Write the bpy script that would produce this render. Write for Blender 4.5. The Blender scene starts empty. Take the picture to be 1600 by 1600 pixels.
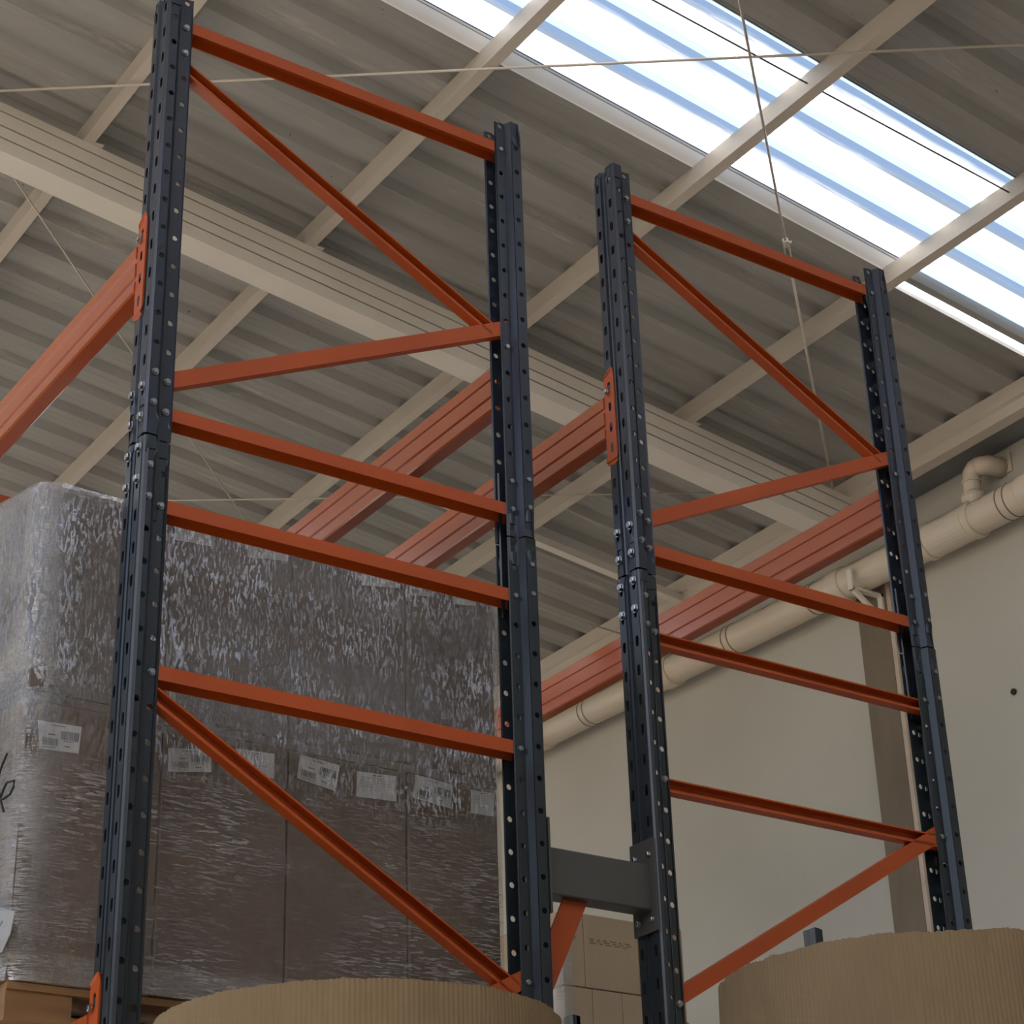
import bpy, bmesh, math, random
from mathutils import Vector, Matrix, noise
random.seed(7)
scn = bpy.context.scene
C = scn.collection

# ---------------------------------------------------------------- camera
CAM_M = Matrix(((0.8276539698635378, -0.23190498900749884, -0.5110860810495104, -1.536),
                (-0.5604644725667359, -0.3893331595076125, -0.7309577729925989, -3.515),
                (-0.029470004404577435, 0.8914256934715581, -0.4522076424156781, 1.6),
                (0, 0, 0, 1)))
cd = bpy.data.cameras.new('camera')
cd.sensor_width = 36.0
cd.lens = 3191.459 / 1600 * 36.0
cd.clip_end = 200
cam = bpy.data.objects.new('camera', cd)
C.objects.link(cam)
cam.matrix_world = CAM_M
scn.camera = cam

# ---------------------------------------------------------------- world, sun, exposure
w = bpy.data.worlds.new('sky_world'); scn.world = w; w.use_nodes = True
wn = w.node_tree
for n in list(wn.nodes): wn.nodes.remove(n)
sky = wn.nodes.new('ShaderNodeTexSky'); sky.sky_type = 'NISHITA'
sky.sun_disc = False; sky.sun_elevation = math.radians(58); sky.sun_rotation = math.radians(215)
sky.air_density = 1.0; sky.dust_density = 4.0; sky.ozone_density = 1.0
bg = wn.nodes.new('ShaderNodeBackground'); bg.inputs['Strength'].default_value = 0.31
wo = wn.nodes.new('ShaderNodeOutputWorld')
wn.links.new(sky.outputs[0], bg.inputs[0]); wn.links.new(bg.outputs[0], wo.inputs[0])
sl = bpy.data.lights.new('sun', 'SUN'); sl.energy = 11.0; sl.angle = math.radians(0.6); sl.color = (1, 0.96, 0.9)
so = bpy.data.objects.new('sun', sl); C.objects.link(so)
so.location = (0, 0, 20); so.rotation_euler = (math.radians(18), math.radians(-26), 0)
scn.view_settings.view_transform = 'Standard'
scn.view_settings.look = 'None'
scn.view_settings.gamma = 1.0
scn.view_settings.use_curve_mapping = False
scn.view_settings.exposure = 0.36
try:
    scn.cycles.use_denoising = True
    scn.cycles.max_bounces = 6
    scn.cycles.use_adaptive_sampling = True
    scn.cycles.adaptive_threshold = 0.05
    scn.cycles.diffuse_bounces = 4
    scn.cycles.transparent_max_bounces = 6
    scn.cycles.caustics_reflective = False
    scn.cycles.caustics_refractive = False
    scn.cycles.sample_clamp_indirect = 6.0
except Exception:
    pass

# ---------------------------------------------------------------- materials
MATS = {}
def newmat(name):
    m = bpy.data.materials.new(name); m.use_nodes = True
    MATS[name] = m
    return m, m.node_tree, m.node_tree.nodes['Principled BSDF']
def nd(nt, t, **kw):
    n = nt.nodes.new(t)
    for k, v in kw.items():
        if k.startswith('i_'):
            n.inputs[int(k[2:])].default_value = v
        else: setattr(n, k, v)
    return n
def coords(nt, scale=(1, 1, 1), rot=(0, 0, 0), gen=False):
    tc = nd(nt, 'ShaderNodeTexCoord'); mp = nd(nt, 'ShaderNodeMapping')
    mp.inputs['Scale'].default_value = scale; mp.inputs['Rotation'].default_value = rot
    nt.links.new(tc.outputs['Generated' if gen else 'Object'], mp.inputs[0])
    return mp.outputs[0]
def noise_tex(nt, vec, scale, detail=4, rough=0.55):
    n = nd(nt, 'ShaderNodeTexNoise'); n.inputs['Scale'].default_value = scale
    n.inputs['Detail'].default_value = detail; n.inputs['Roughness'].default_value = rough
    nt.links.new(vec, n.inputs['Vector']); return n.outputs['Fac']
def ramp(nt, fac, stops):
    r = nd(nt, 'ShaderNodeValToRGB'); e = r.color_ramp.elements
    while len(e) < len(stops): e.new(0.5)
    for el, (p, c) in zip(e, stops):
        el.position = p; el.color = (*c, 1) if len(c) == 3 else c
    nt.links.new(fac, r.inputs[0]); return r.outputs[0]
def bump(nt, h, strength, dist, bsdf):
    b = nd(nt, 'ShaderNodeBump'); b.inputs['Strength'].default_value = strength; b.inputs['Distance'].default_value = dist
    nt.links.new(h, b.inputs['Height']); nt.links.new(b.outputs[0], bsdf.inputs['Normal']); return b
def mixc(nt, fac, a, b, mode='MIX'):
    m = nd(nt, 'ShaderNodeMix', data_type='RGBA', blend_type=mode)
    for s, v in ((0, fac), (6, a), (7, b)):
        if hasattr(v, 'links'): nt.links.new(v, m.inputs[s])
        else: m.inputs[s].default_value = v if s == 0 else (*v, 1)
    return m.outputs[2]
def plain(name, c1, c2=None, rough=0.5, metal=0.0, scale=8, sc=(1, 1, 1), bmp=0.0, bscale=60, bdist=0.002, coat=0.0):
    m, nt, b = newmat(name)
    c2 = c2 or tuple(x * 0.85 for x in c1)
    v = coords(nt, sc)
    f = noise_tex(nt, v, scale, 5)
    nt.links.new(ramp(nt, f, [(0.3, c2), (0.7, c1)]), b.inputs['Base Color'])
    b.inputs['Roughness'].default_value = rough; b.inputs['Metallic'].default_value = metal
    if coat:
        b.inputs['Coat Weight'].default_value = coat; b.inputs['Coat Roughness'].default_value = 0.12
    if bmp:
        bump(nt, noise_tex(nt, v, bscale, 3), bmp, bdist, b)
    return m
plain('post_blue', (0.023, 0.029, 0.043), (0.017, 0.022, 0.034), rough=0.30, scale=5, sc=(1, 1, .25))
plain('post_slate', (0.022, 0.029, 0.034), (0.017, 0.023, 0.028), rough=0.30, scale=5, sc=(1, 1, .25))
plain('orange', (0.47, 0.078, 0.0085), (0.40, 0.064, 0.007), rough=0.40, scale=4, bmp=0.04, bscale=300, bdist=0.0006)
plain('orange_beam', (0.43, 0.083, 0.02), (0.35, 0.065, 0.016), rough=0.15, scale=5, sc=(1, .3, 1), bmp=0.10, coat=0.4, bscale=220, bdist=0.0006)
plain('zinc', (0.42, 0.43, 0.43), (0.25, 0.26, 0.26), rough=0.28, metal=1.0, scale=60)
plain('spacer_grey', (0.085, 0.083, 0.075), (0.07, 0.068, 0.06), rough=0.4, scale=6)
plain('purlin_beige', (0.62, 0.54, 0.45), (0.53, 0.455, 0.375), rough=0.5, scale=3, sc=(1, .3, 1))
plain('purlin_web_shade', (0.47, 0.415, 0.345), (0.40, 0.35, 0.29), rough=0.45, scale=3, sc=(1, .3, 1))  # darker purlin beige: shade of the side faces put into the colour
plain('rafter_beige', (0.80, 0.73, 0.64), (0.73, 0.66, 0.57), rough=0.5, scale=2.5)
plain('rod_beige', (0.60, 0.52, 0.43), rough=0.45, scale=4)
plain('gutter_dark', (0.24, 0.235, 0.225), (0.18, 0.176, 0.17), rough=0.55, scale=3)
plain('wood', (0.30, 0.165, 0.065), (0.19, 0.095, 0.035), rough=0.75, scale=6, sc=(.3, 2, 4), bmp=0.3, bscale=30)
plain('black_ink', (0.01, 0.01, 0.01), rough=0.6)
plain('paper', (0.62, 0.61, 0.58), (0.56, 0.55, 0.52), rough=0.6, scale=8)
plain('paper_grey', (0.34, 0.34, 0.33), (0.30, 0.30, 0.29), rough=0.6, scale=8)
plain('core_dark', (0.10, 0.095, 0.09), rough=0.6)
plain('ink_grey', (0.10, 0.10, 0.11), rough=0.7)
plain('tape', (0.21, 0.155, 0.105), rough=0.35, scale=8)
plain('floor_concrete', (0.50, 0.48, 0.45), (0.40, 0.385, 0.36), rough=0.5, scale=1.2)
plain('ground', (0.42, 0.38, 0.32), (0.36, 0.33, 0.28), rough=0.9, scale=0.5)

def mat_pvc():
    m, nt, b = newmat('pvc')
    v = coords(nt); f = noise_tex(nt, v, 5, 6); f2 = noise_tex(nt, coords(nt, (1, .4, 1)), 1.6, 4)
    c = mixc(nt, ramp(nt, f2, [(0.45, (0, 0, 0)), (0.7, (1, 1, 1))]), (0.66, 0.57, 0.455), (0.64, 0.49, 0.35))
    geo = nd(nt, 'ShaderNodeNewGeometry'); sp = nd(nt, 'ShaderNodeSeparateXYZ')
    nt.links.new(geo.outputs['Normal'], sp.inputs[0])
    # settled dust and soot lying on the upper side in ragged patches
    mth = nd(nt, 'ShaderNodeMath', operation='MULTIPLY'); nt.links.new(sp.outputs[2], mth.inputs[0]); nt.links.new(f, mth.inputs[1])
    d = ramp(nt, mth.outputs[0], [(0.25, (0, 0, 0)), (0.5, (1, 1, 1))])
    nt.links.new(mixc(nt, d, c, (0.16, 0.13, 0.10)), b.inputs['Base Color'])
    b.inputs['Roughness'].default_value = 0.42
mat_pvc()
def mat_roof():
    m, nt, b = newmat('roof_metal')
    v = coords(nt, (0.35, 1.6, 1)); f = noise_tex(nt, v, 2.2, 5)
    base = ramp(nt, f, [(0.25, (0.285, 0.270, 0.246)), (0.5, (0.350, 0.332, 0.302)), (0.8, (0.43, 0.405, 0.365))])
    f2 = noise_tex(nt, coords(nt, (0.8, 7, 1)), 1.4, 8, 0.7)
    st = ramp(nt, f2, [(0.60, (0, 0, 0)), (0.70, (1, 1, 1))])
    c = mixc(nt, st, base, (0.50, 0.46, 0.385))
    f3 = noise_tex(nt, coords(nt, (3, 5, 1)), 9, 2)
    sp = ramp(nt, f3, [(0.76, (0, 0, 0)), (0.78, (1, 1, 1))])
    nt.links.new(mixc(nt, sp, c, (0.13, 0.11, 0.09)), b.inputs['Base Color'])
    b.inputs['Roughness'].default_value = 0.5; b.inputs['Metallic'].default_value = 0.15
mat_roof()
def mat_wall():
    m, nt, b = newmat('plaster')
    v = coords(nt); f = noise_tex(nt, v, 0.8, 6)
    base = ramp(nt, f, [(0.3, (0.46, 0.43, 0.365)), (0.7, (0.53, 0.495, 0.425))])
    f2 = noise_tex(nt, coords(nt, (1, 2.2, .5)), 3.5, 8, .7)
    nt.links.new(mixc(nt, ramp(nt, f2, [(0.66, (0, 0, 0)), (0.76, (1, 1, 1))]), base, (0.40, 0.365, 0.30)), b.inputs['Base Color'])
    b.inputs['Roughness'].default_value = 0.85
    bump(nt, noise_tex(nt, v, 40, 4), 0.12, 0.004, b)
mat_wall()
plain('pillar_concrete', (0.215, 0.165, 0.115), (0.155, 0.118, 0.082), rough=0.8, scale=2.2, sc=(1, 2, .5), bmp=0.2, bscale=25)
plain('pillar_edge', (0.60, 0.48, 0.38), rough=0.85)

def mat_skylight():
    m, nt, b = newmat('skylight_fibre')
    nt.nodes.remove(b)
    out = nt.nodes['Material Output']
    tc = nd(nt, 'ShaderNodeTexCoord')
    att = nd(nt, 'ShaderNodeAttribute', attribute_name='rib')     # 1 on the rib crowns, where the sheet is clearer and bluer
    wob = noise_tex(nt, coords(nt, (0.6, 6, 1)), 3, 5)
    mm = nd(nt, 'ShaderNodeMath', operation='MULTIPLY_ADD'); mm.inputs[1].default_value = 0.8; mm.inputs[2].default_value = -0.4
    nt.links.new(wob, mm.inputs[0])
    ad = nd(nt, 'ShaderNodeMath', operation='ADD'); nt.links.new(att.outputs['Fac'], ad.inputs[0]); nt.links.new(mm.outputs[0], ad.inputs[1])
    fac = ramp(nt, ad.outputs[0], [(0.30, (0, 0, 0)), (0.70, (1, 1, 1))])
    streak = ramp(nt, noise_tex(nt, coords(nt, (0.25, 9, 1)), 2.5, 6, .6), [(0.38, (0.235, 0.27, 0.295)), (0.46, (0.33, 0.35, 0.365)), (0.55, (0.80, 0.81, 0.82))])
    col = mixc(nt, fac, streak, (0.185, 0.255, 0.355))
    spots = ramp(nt, noise_tex(nt, coords(nt, (4, 4, 1)), 3.1, 2), [(0.80, (1, 1, 1)), (0.82, (0.45, 0.38, 0.3))])
    col = mixc(nt, 1.0, col, spots, 'MULTIPLY')
    tr = nd(nt, 'ShaderNodeBsdfTranslucent'); nt.links.new(col, tr.inputs[0])
    df = nd(nt, 'ShaderNodeBsdfDiffuse'); nt.links.new(col, df.inputs[0])
    mx = nd(nt, 'ShaderNodeMixShader'); mx.inputs[0].default_value = 0.12
    nt.links.new(tr.outputs[0], mx.inputs[1]); nt.links.new(df.outputs[0], mx.inputs[2])
    nt.links.new(mx.outputs[0], out.inputs[0])
mat_skylight()

def mat_cardboard(name, c1, c2, flute=0.0):
    m, nt, b = newmat(name)
    v = coords(nt); f = noise_tex(nt, v, 3, 5); f2 = noise_tex(nt, coords(nt, (6, 6, .6)), 25, 3)
    base = ramp(nt, f, [(0.3, c2), (0.7, c1)])
    nt.links.new(mixc(nt, 0.35, base, ramp(nt, f2, [(0.3, c2), (0.7, c1)])), b.inputs['Base Color'])
    b.inputs['Roughness'].default_value = 0.8
    bump(nt, noise_tex(nt, v, 45, 4), 0.25, 0.004, b)
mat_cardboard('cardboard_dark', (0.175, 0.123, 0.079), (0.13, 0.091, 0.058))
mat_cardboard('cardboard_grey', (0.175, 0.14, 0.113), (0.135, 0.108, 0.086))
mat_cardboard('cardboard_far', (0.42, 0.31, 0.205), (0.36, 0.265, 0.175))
mat_cardboard('cardboard_drum', (0.235, 0.160, 0.078), (0.185, 0.124, 0.058))

def mat_film():
    m, nt, b = newmat('stretch_film')
    nt.nodes.remove(b); out = nt.nodes['Material Output']
    n1 = noise_tex(nt, coords(nt, (6, 6, 60)), 5, 6, .62); n2 = noise_tex(nt, coords(nt, (34, 34, 9), (0, 0.55, 0)), 5, 6, .62)
    w1 = ramp(nt, n1, [(0.52, (0, 0, 0)), (0.60, (1, 1, 1)), (0.68, (0, 0, 0))])
    w2 = ramp(nt, n2, [(0.50, (0, 0, 0)), (0.58, (1, 1, 1)), (0.66, (0, 0, 0))])
    tier = nd(nt, 'ShaderNodeAttribute', attribute_name='tier')      # streaks slant on the upper tier, run level on the lower one
    big = ramp(nt, noise_tex(nt, coords(nt, (1, 1, 1.8)), 3.2, 4, .6), [(0.34, (0.12, 0.12, 0.12)), (0.58, (1, 1, 1))])
    h = mixc(nt, tier.outputs['Fac'], w1, w2)
    fib = noise_tex(nt, coords(nt, (3, 3, 70)), 6, 3)
    hh = mixc(nt, 0.22, h, fib)
    bp = nd(nt, 'ShaderNodeBump'); bp.inputs['Strength'].default_value = 0.9; bp.inputs['Distance'].default_value = 0.012
    nt.links.new(hh, bp.inputs['Height'])
    att = nd(nt, 'ShaderNodeAttribute', attribute_name='layers')     # more layers of film on the upper tier
    tr = nd(nt, 'ShaderNodeBsdfTransparent'); tr.inputs[0].default_value = (0.92, 0.91, 0.90, 1)
    df = nd(nt, 'ShaderNodeBsdfDiffuse'); df.inputs[0].default_value = (0.42, 0.39, 0.35, 1); nt.links.new(bp.outputs[0], df.inputs['Normal'])
    gl = nd(nt, 'ShaderNodeBsdfGlossy'); gl.inputs['Color'].default_value = (0.95, 0.95, 0.95, 1); gl.inputs['Roughness'].default_value = 0.09; nt.links.new(bp.outputs[0], gl.inputs['Normal'])
    mm = nd(nt, 'ShaderNodeMath', operation='MULTIPLY'); nt.links.new(h, mm.inputs[0]); nt.links.new(big, mm.inputs[1])
    hz = nd(nt, 'ShaderNodeMath', operation='MULTIPLY_ADD', use_clamp=True); nt.links.new(mm.outputs[0], hz.inputs[0]); hz.inputs[1].default_value = 0.12; nt.links.new(att.outputs['Fac'], hz.inputs[2])
    m1 = nd(nt, 'ShaderNodeMixShader'); nt.links.new(hz.outputs[0], m1.inputs[0]); nt.links.new(tr.outputs[0], m1.inputs[1]); nt.links.new(df.outputs[0], m1.inputs[2])
    gb = nd(nt, 'ShaderNodeMath', operation='MULTIPLY_ADD'); nt.links.new(att.outputs['Fac'], gb.inputs[0]); gb.inputs[1].default_value = 0.55; gb.inputs[2].default_value = 0.06
    gf = nd(nt, 'ShaderNodeMath', operation='MULTIPLY_ADD', use_clamp=True); nt.links.new(gb.outputs[0], gf.inputs[2]); nt.links.new(mm.outputs[0], gf.inputs[0]); gf.inputs[1].default_value = 0.70
    m2 = nd(nt, 'ShaderNodeMixShader'); nt.links.new(gf.outputs[0], m2.inputs[0]); nt.links.new(m1.outputs[0], m2.inputs[1]); nt.links.new(gl.outputs[0], m2.inputs[2])
    nt.links.new(m2.outputs[0], out.inputs[0])
mat_film()

# ---------------------------------------------------------------- mesh helpers
class MB:
    def __init__(s): s.v = []; s.f = []
    def add(s, vs, fs):
        o = len(s.v); s.v += [tuple(p) for p in vs]; s.f += [tuple(i + o for i in f) for f in fs]; return s
    def box(s, lo, hi):
        x0, y0, z0 = lo; x1, y1, z1 = hi
        return s.add([(x0, y0, z0), (x1, y0, z0), (x1, y1, z0), (x0, y1, z0), (x0, y0, z1), (x1, y0, z1), (x1, y1, z1), (x0, y1, z1)],
                     [(0, 3, 2, 1), (4, 5, 6, 7), (0, 1, 5, 4), (1, 2, 6, 5), (2, 3, 7, 6), (3, 0, 4, 7)])
    def prism(s, poly, a, b, ux, uy):
        """poly of 2-D points carried on axes ux, uy and swept from a to b"""
        a, b, ux, uy = Vector(a), Vector(b), Vector(ux), Vector(uy); n = len(poly)
        vs = [a + ux * p + uy * q for p, q in poly] + [b + ux * p + uy * q for p, q in poly]
        fs = [(i, (i + 1) % n, (i + 1) % n + n, i + n) for i in range(n)] + [tuple(range(n - 1, -1, -1)), tuple(range(n, 2 * n))]
        return s.add(vs, fs)
    def tube(s, pts, r, n=8, cap=True):
        pts = [Vector(p) for p in pts]; rs = r if isinstance(r, (list, tuple)) else [r] * len(pts)
        vs = []; up = None
        for i, p in enumerate(pts):
            t = (pts[min(i + 1, len(pts) - 1)] - pts[max(i - 1, 0)]).normalized()
            if up is None: up = Vector((0, 0, 1)) if abs(t.z) < .9 else Vector((1, 0, 0))
            a = t.cross(up).normalized(); b = t.cross(a).normalized(); up = -b if False else up
            vs += [p + (a * math.cos(2 * math.pi * k / n) + b * math.sin(2 * math.pi * k / n)) * rs[i] for k in range(n)]
        fs = [(i * n + k, i * n + (k + 1) % n, (i + 1) * n + (k + 1) % n, (i + 1) * n + k) for i in range(len(pts) - 1) for k in range(n)]
        if cap: fs += [tuple(range(n - 1, -1, -1)), tuple((len(pts) - 1) * n + k for k in range(n))]
        return s.add(vs, fs)
    def mesh(s, name, merge=False, solid=0.0, smooth=False, recalc=True):
        me = bpy.data.meshes.new(name); me.from_pydata(s.v, [], s.f); me.update()
        bm = bmesh.new(); bm.from_mesh(me)
        if merge: bmesh.ops.remove_doubles(bm, verts=bm.verts, dist=1e-5)
        if solid: 
            bmesh.ops.recalc_face_normals(bm, faces=bm.faces)
            bmesh.ops.solidify(bm, geom=bm.faces[:], thickness=solid)
        if recalc: bmesh.ops.recalc_face_normals(bm, faces=bm.faces)
        bm.to_mesh(me); bm.free()
        if smooth:
            for p in me.polygons: p.use_smooth = True
        return me
def link(name, me, mat=None, parent=None, loc=(0, 0, 0), rot=(0, 0, 0)):
    o = bpy.data.objects.new(name, me); C.objects.link(o)
    if mat is not None and me is not None and len(me.materials) == 0: me.materials.append(MATS[mat])
    o.parent = parent; o.location = loc; o.rotation_euler = rot
    return o
def tag(o, label, cat, group=None):
    o['label'] = label; o['category'] = cat
    if group: o['group'] = group
    return o
def thing(name, label, cat, loc=(0, 0, 0), group=None, rot=(0, 0, 0)):
    o = bpy.data.objects.new(name, None); o.empty_display_size = .1; C.objects.link(o); o.location = loc; o.rotation_euler = rot
    return tag(o, label, cat, group)
def structure(o): o['kind'] = 'structure'; return o
def copy_tree(o, parent=None):
    c = o.copy(); C.objects.link(c); c.parent = parent
    for ch in list(o.children): copy_tree(ch, c)
    return c

# ---------------------------------------------------------------- dimensions read off the photograph's geometry
TOP = 4.9284; ZH = 4.9224; PITCH = 0.075; D = 0.971; W = 0.085; SEAM = 3.718
XB = 1.3059; BAY = 2.53
TS = math.tan(math.radians(7.5)); HP = 8.5; HS = 8.61      # purlin soffit and sheet planes at X = 0
def pz(x, h=HP): return h - TS * x

# ---------------------------------------------------------------- structure: floor, walls
o = structure(link('floor', MB().box((-9, -9, -.15), (7.6, 17, 0)).mesh('floor'), 'floor_concrete'))
o = structure(link('ground', MB().box((-60, -60, -.4), (60, 60, -.16)).mesh('ground'), 'ground'))
o['label'] = 'pale open ground outside the building'
WX = 7.35
wall = structure(link('wall_right', MB().box((WX, -9, 0), (WX + .22, 17, 7.57)).mesh('wall_right'), 'plaster'))
structure(link('wall_back', MB().box((-9, 16.4, 0), (WX, 16.6, 9.6)).mesh('wall_back'), 'plaster'))
structure(link('added_wall_left', MB().box((-6.4, -9, 0), (-6.2, 17, 4.4)).mesh('added_wall_left'), 'plaster'))  # unseen wall added to block low light, open band left above it
structure(link('added_wall_front', MB().box((-6.2, -9, 0), (7.35, -8.8, 7.6)).mesh('added_wall_front'), 'plaster'))  # unseen wall added to shut out light from the front
# wall pillar with a paler bare edge strip
pil = link('pillar', MB().box((WX - .025, 4.985, 0), (WX + .01, 5.25, 7.3)).mesh('pillar'), 'pillar_concrete', wall)
pil['label'] = 'brown bare concrete pillar'
link('pillar_edge', MB().box((WX - .02, 4.95, 0), (WX + .01, 4.985, 7.3)).mesh('pillar_edge'), 'pillar_edge', wall)
mb = MB(); mb.tube([(WX - .012, 4.07, 6.03), (WX + .01, 4.07, 6.03)], .02, 10)
link('plug_hole', mb.mesh('plug_hole'), 'black_ink', wall)
# eave: dark gutter trough between the last purlin and the wall head
mb = MB(); mb.prism([(7.03, 7.60), (7.42, 7.585), (7.42, 7.80), (7.405, 7.80), (7.405, 7.60), (7.045, 7.615), (7.045, 7.72), (7.03, 7.72)],
                    (0, -8.8, 0), (0, 16.4, 0), (1, 0, 0), (0, 0, 1))
structure(link('trim_1', mb.mesh('trim_1'), 'gutter_dark'))

# ---------------------------------------------------------------- roof sheets and skylight
RP = 0.297; R0 = 2.43
def sheet_profile(y0, n, lo=0.0, hi=0.0):
    """trapezoid-ribbed sheet section: n pitches starting at a rib centre y0"""
    pts = []
    hw, tw, rh = 0.062, 0.026, 0.046
    def rib(c, a, b):
        q = []
        if a: q += [(c - hw, 0, .32), (c - tw, rh, 1)]
        if b: q += [(c + tw, rh, 1), (c + hw, 0, .32)]
        return q
    pts += rib(y0, lo > 0, True)
    for k in range(n):
        c = y0 + RP * k
        a, b = c + hw, c + RP - hw
        for f in (0.33, 0.67):
            m = a + (b - a) * f
            pts += [(m - .008, 0, 0), (m, .0022, 0), (m + .008, 0, 0)]
        pts += rib(c + RP, True, k < n - 1 or hi > 0)
    if not lo: pts = [(y0, rh, 1)] + pts
    if not hi: pts = pts + [(y0 + RP * n, rh, 1)]
    return pts
def sheet(name, prof, x0, x1, mat, parent, lift=0.0, ribattr=False, nx=1):
    mb = MB(); n = len(prof); vs = []
    for i in range(nx + 1):
        x = x0 + (x1 - x0) * i / nx
        vs += [(x, y, pz(x, HS) + z + lift) for y, z, r in prof]
    mb.add(vs, [(i * n + k, i * n + k + 1, (i + 1) * n + k + 1, (i + 1) * n + k) for i in range(nx) for k in range(n - 1)])
    me = mb.mesh(name, recalc=False)
    if ribattr:
        at = me.attributes.new('rib', 'FLOAT', 'POINT')
        for i in range(len(me.vertices)): at.data[i].value = prof[i % n][2]
    else:
        bm = bmesh.new(); bm.from_mesh(me); bmesh.ops.solidify(bm, geom=bm.faces[:], thickness=0.0015); bm.to_mesh(me); bm.free()
    return link(name, me, mat, parent)
ceil = structure(thing('ceiling', 'corrugated grey metal roof sheets sloping down to the wall', 'roof'))
del ceil['category']
XR0, XR1 = -6.5, 7.38
strips = (0, -8, 9)                          # sheet numbers that are translucent (one in view; one far off each side, unseen, added to raise the light)
for k in range(-12, 15):
    y0 = R0 - RP + 3 * RP * k
    if k in strips: continue
    if k == 1:                               # sheet beside the skylight: cut short, its last bay starts beyond a narrow gap
        sheet('roof_sheet', sheet_profile(y0, 3), XR0, 5.72, 'roof_metal', ceil)
        pr = sheet_profile(y0, 3)
        pr2 = [q for q in pr if q[0] > 3.165]
        sheet('roof_sheet', [(3.146, -.03, 0), (3.150, 0, 0)] + pr2, 5.72, XR1, 'roof_metal', ceil)
        sheet('roof_sheet', [(3.016, .046, 1), (3.030, .030, 1), (3.055, .004, 0), (3.098, 0.004, 0)], 5.72, XR1, 'roof_metal', ceil)
        continue
    sheet('roof_sheet', sheet_profile(y0, 3), XR0, XR1, 'roof_metal', ceil)
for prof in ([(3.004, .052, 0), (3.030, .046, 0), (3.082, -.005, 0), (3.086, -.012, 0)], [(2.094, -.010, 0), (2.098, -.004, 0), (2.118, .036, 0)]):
    sheet('lit_edge_strip', prof, XR0, 5.70, 'rafter_beige', ceil)  # pale strips added: skylight glow on the rib flanks put into colour
for i, k in enumerate(strips):
    y0 = R0 - RP + 3 * RP * k
    s = structure(sheet('window_%d' % (i + 1), sheet_profile(y0, 3), XR0, XR1, 'skylight_fibre', None, lift=0.004, ribattr=True, nx=2))
    s['label'] = 'ribbed translucent skylight sheet glowing white and blue' if k == 0 else 'added unseen ribbed translucent skylight sheet further along the roof'

sl2 = structure(sheet('window_4', [(3.09, .006, 0), (3.155, .006, 0)], 5.72, XR1, 'skylight_fibre', None, ribattr=True))
sl2['label'] = 'narrow bright slit of skylight sheet beside the eave'

# ---------------------------------------------------------------- purlins
PURL = [(0.365, None),
        (1.70, 'beige purlin left of the tall front post, ending below at the ribbed rafter'),
        (3.035, 'beige purlin crossing the near top corner of the skylight'),
        (4.37, 'beige purlin crossing the middle of the skylight, behind the second bay frame'),
        (5.70, 'beige purlin crossing the low end of the skylight, behind the far post')]
for xr, lab in PURL:
    mb = MB(); h = HS - HP - .002; fl = .058; t = .004
    x0 = xr - fl
    zb = 0
    sec = [(0, 0), (fl, -TS * fl), (fl, -TS * fl + .018), (fl - t, -TS * fl + .018), (fl - t, t - TS * fl), (t, t), (t, h - t), (fl, h - t - TS * fl), (fl, h - TS * fl), (0, h)]
    mb.prism(sec, (x0, -8.6, pz(x0)), (x0, 16.3, pz(x0)), (1, 0, 0), (0, 0, 1))
    me = mb.mesh('roof_purlin'); me.materials.append(MATS['purlin_beige']); me.materials.append(MATS['purlin_web_shade'])
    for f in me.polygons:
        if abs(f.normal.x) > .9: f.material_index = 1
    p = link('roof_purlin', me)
    tag(p, lab or 'beige purlin over the aisle, out past the purlin beside the front post', 'roof beam', 'roof purlins')
mb = MB()
xe = 6.985; z0 = pz(7.05) - .055
mb.prism([(0, 0), (.075, -.01), (.075, .012), (.07, .012), (.07, -.004), (.006, .006), (.006, .075), (-.02, .085), (-.02, .165), (.075, .165), (.075, .175), (-.026, .175), (-.026, .08), (0, .07)],
         (xe, -8.6, z0), (xe, 16.3, z0), (1, 0, 0), (0, 0, 1))
tag(link('eave_beam', mb.mesh('eave_beam'), 'purlin_beige'), 'deep stepped beige eave beam running above the wall and drain pipe', 'roof beam')

# ---------------------------------------------------------------- main rafter (ribbed side, flat underside)
def rafter(y0, wdt, label):
    root = thing('roof_rafter', label, 'rafter', (0, y0, 0))
    xa, xb = -6.4, 7.03
    def band(za, zb, ya, yb):
        m = MB(); vs = []
        for x in (xa, xb):
            zt = pz(x)
            vs += [(x, ya, zt + za), (x, yb, zt + za), (x, yb, zt + zb), (x, ya, zt + zb)]
        m.add(vs, [(0, 1, 2, 3), (4, 7, 6, 5), (0, 4, 5, 1), (1, 5, 6, 2), (2, 6, 7, 3), (3, 7, 4, 0)])
        return m
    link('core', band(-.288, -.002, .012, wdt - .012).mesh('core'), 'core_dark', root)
    for za, zb in ((-.050, 0), (-.138, -.060), (-.210, -.148), (-.262, -.220)):
        link('side_strip', band(za, zb, 0, .0119).mesh('side_strip'), 'rafter_beige', root)
        link('side_strip', band(za, zb, wdt - .0119, wdt).mesh('side_strip'), 'rafter_beige', root)
    link('bottom_flange', band(-.30, -.2625, -.004, wdt + .004).mesh('bottom_flange'), 'rafter_beige', root)
    for xr, _ in PURL + [(7.05, None)]:
        x = xr + .002
        m = MB().box((x, .02, pz(x) - .001), (x + .006, .075, pz(x) + .085)); link('cleat', m.mesh('cleat'), 'rafter_beige', root)
        m = MB().box((x, -.02, pz(x) + .003), (x + .05, .02, pz(x) + .008)); link('cleat', m.mesh('cleat'), 'rafter_beige', root)
    return root
rafter(4.86, .155, 'deep beige rafter with three dark grooves along its side')
mb = MB()
vs = []
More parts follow.
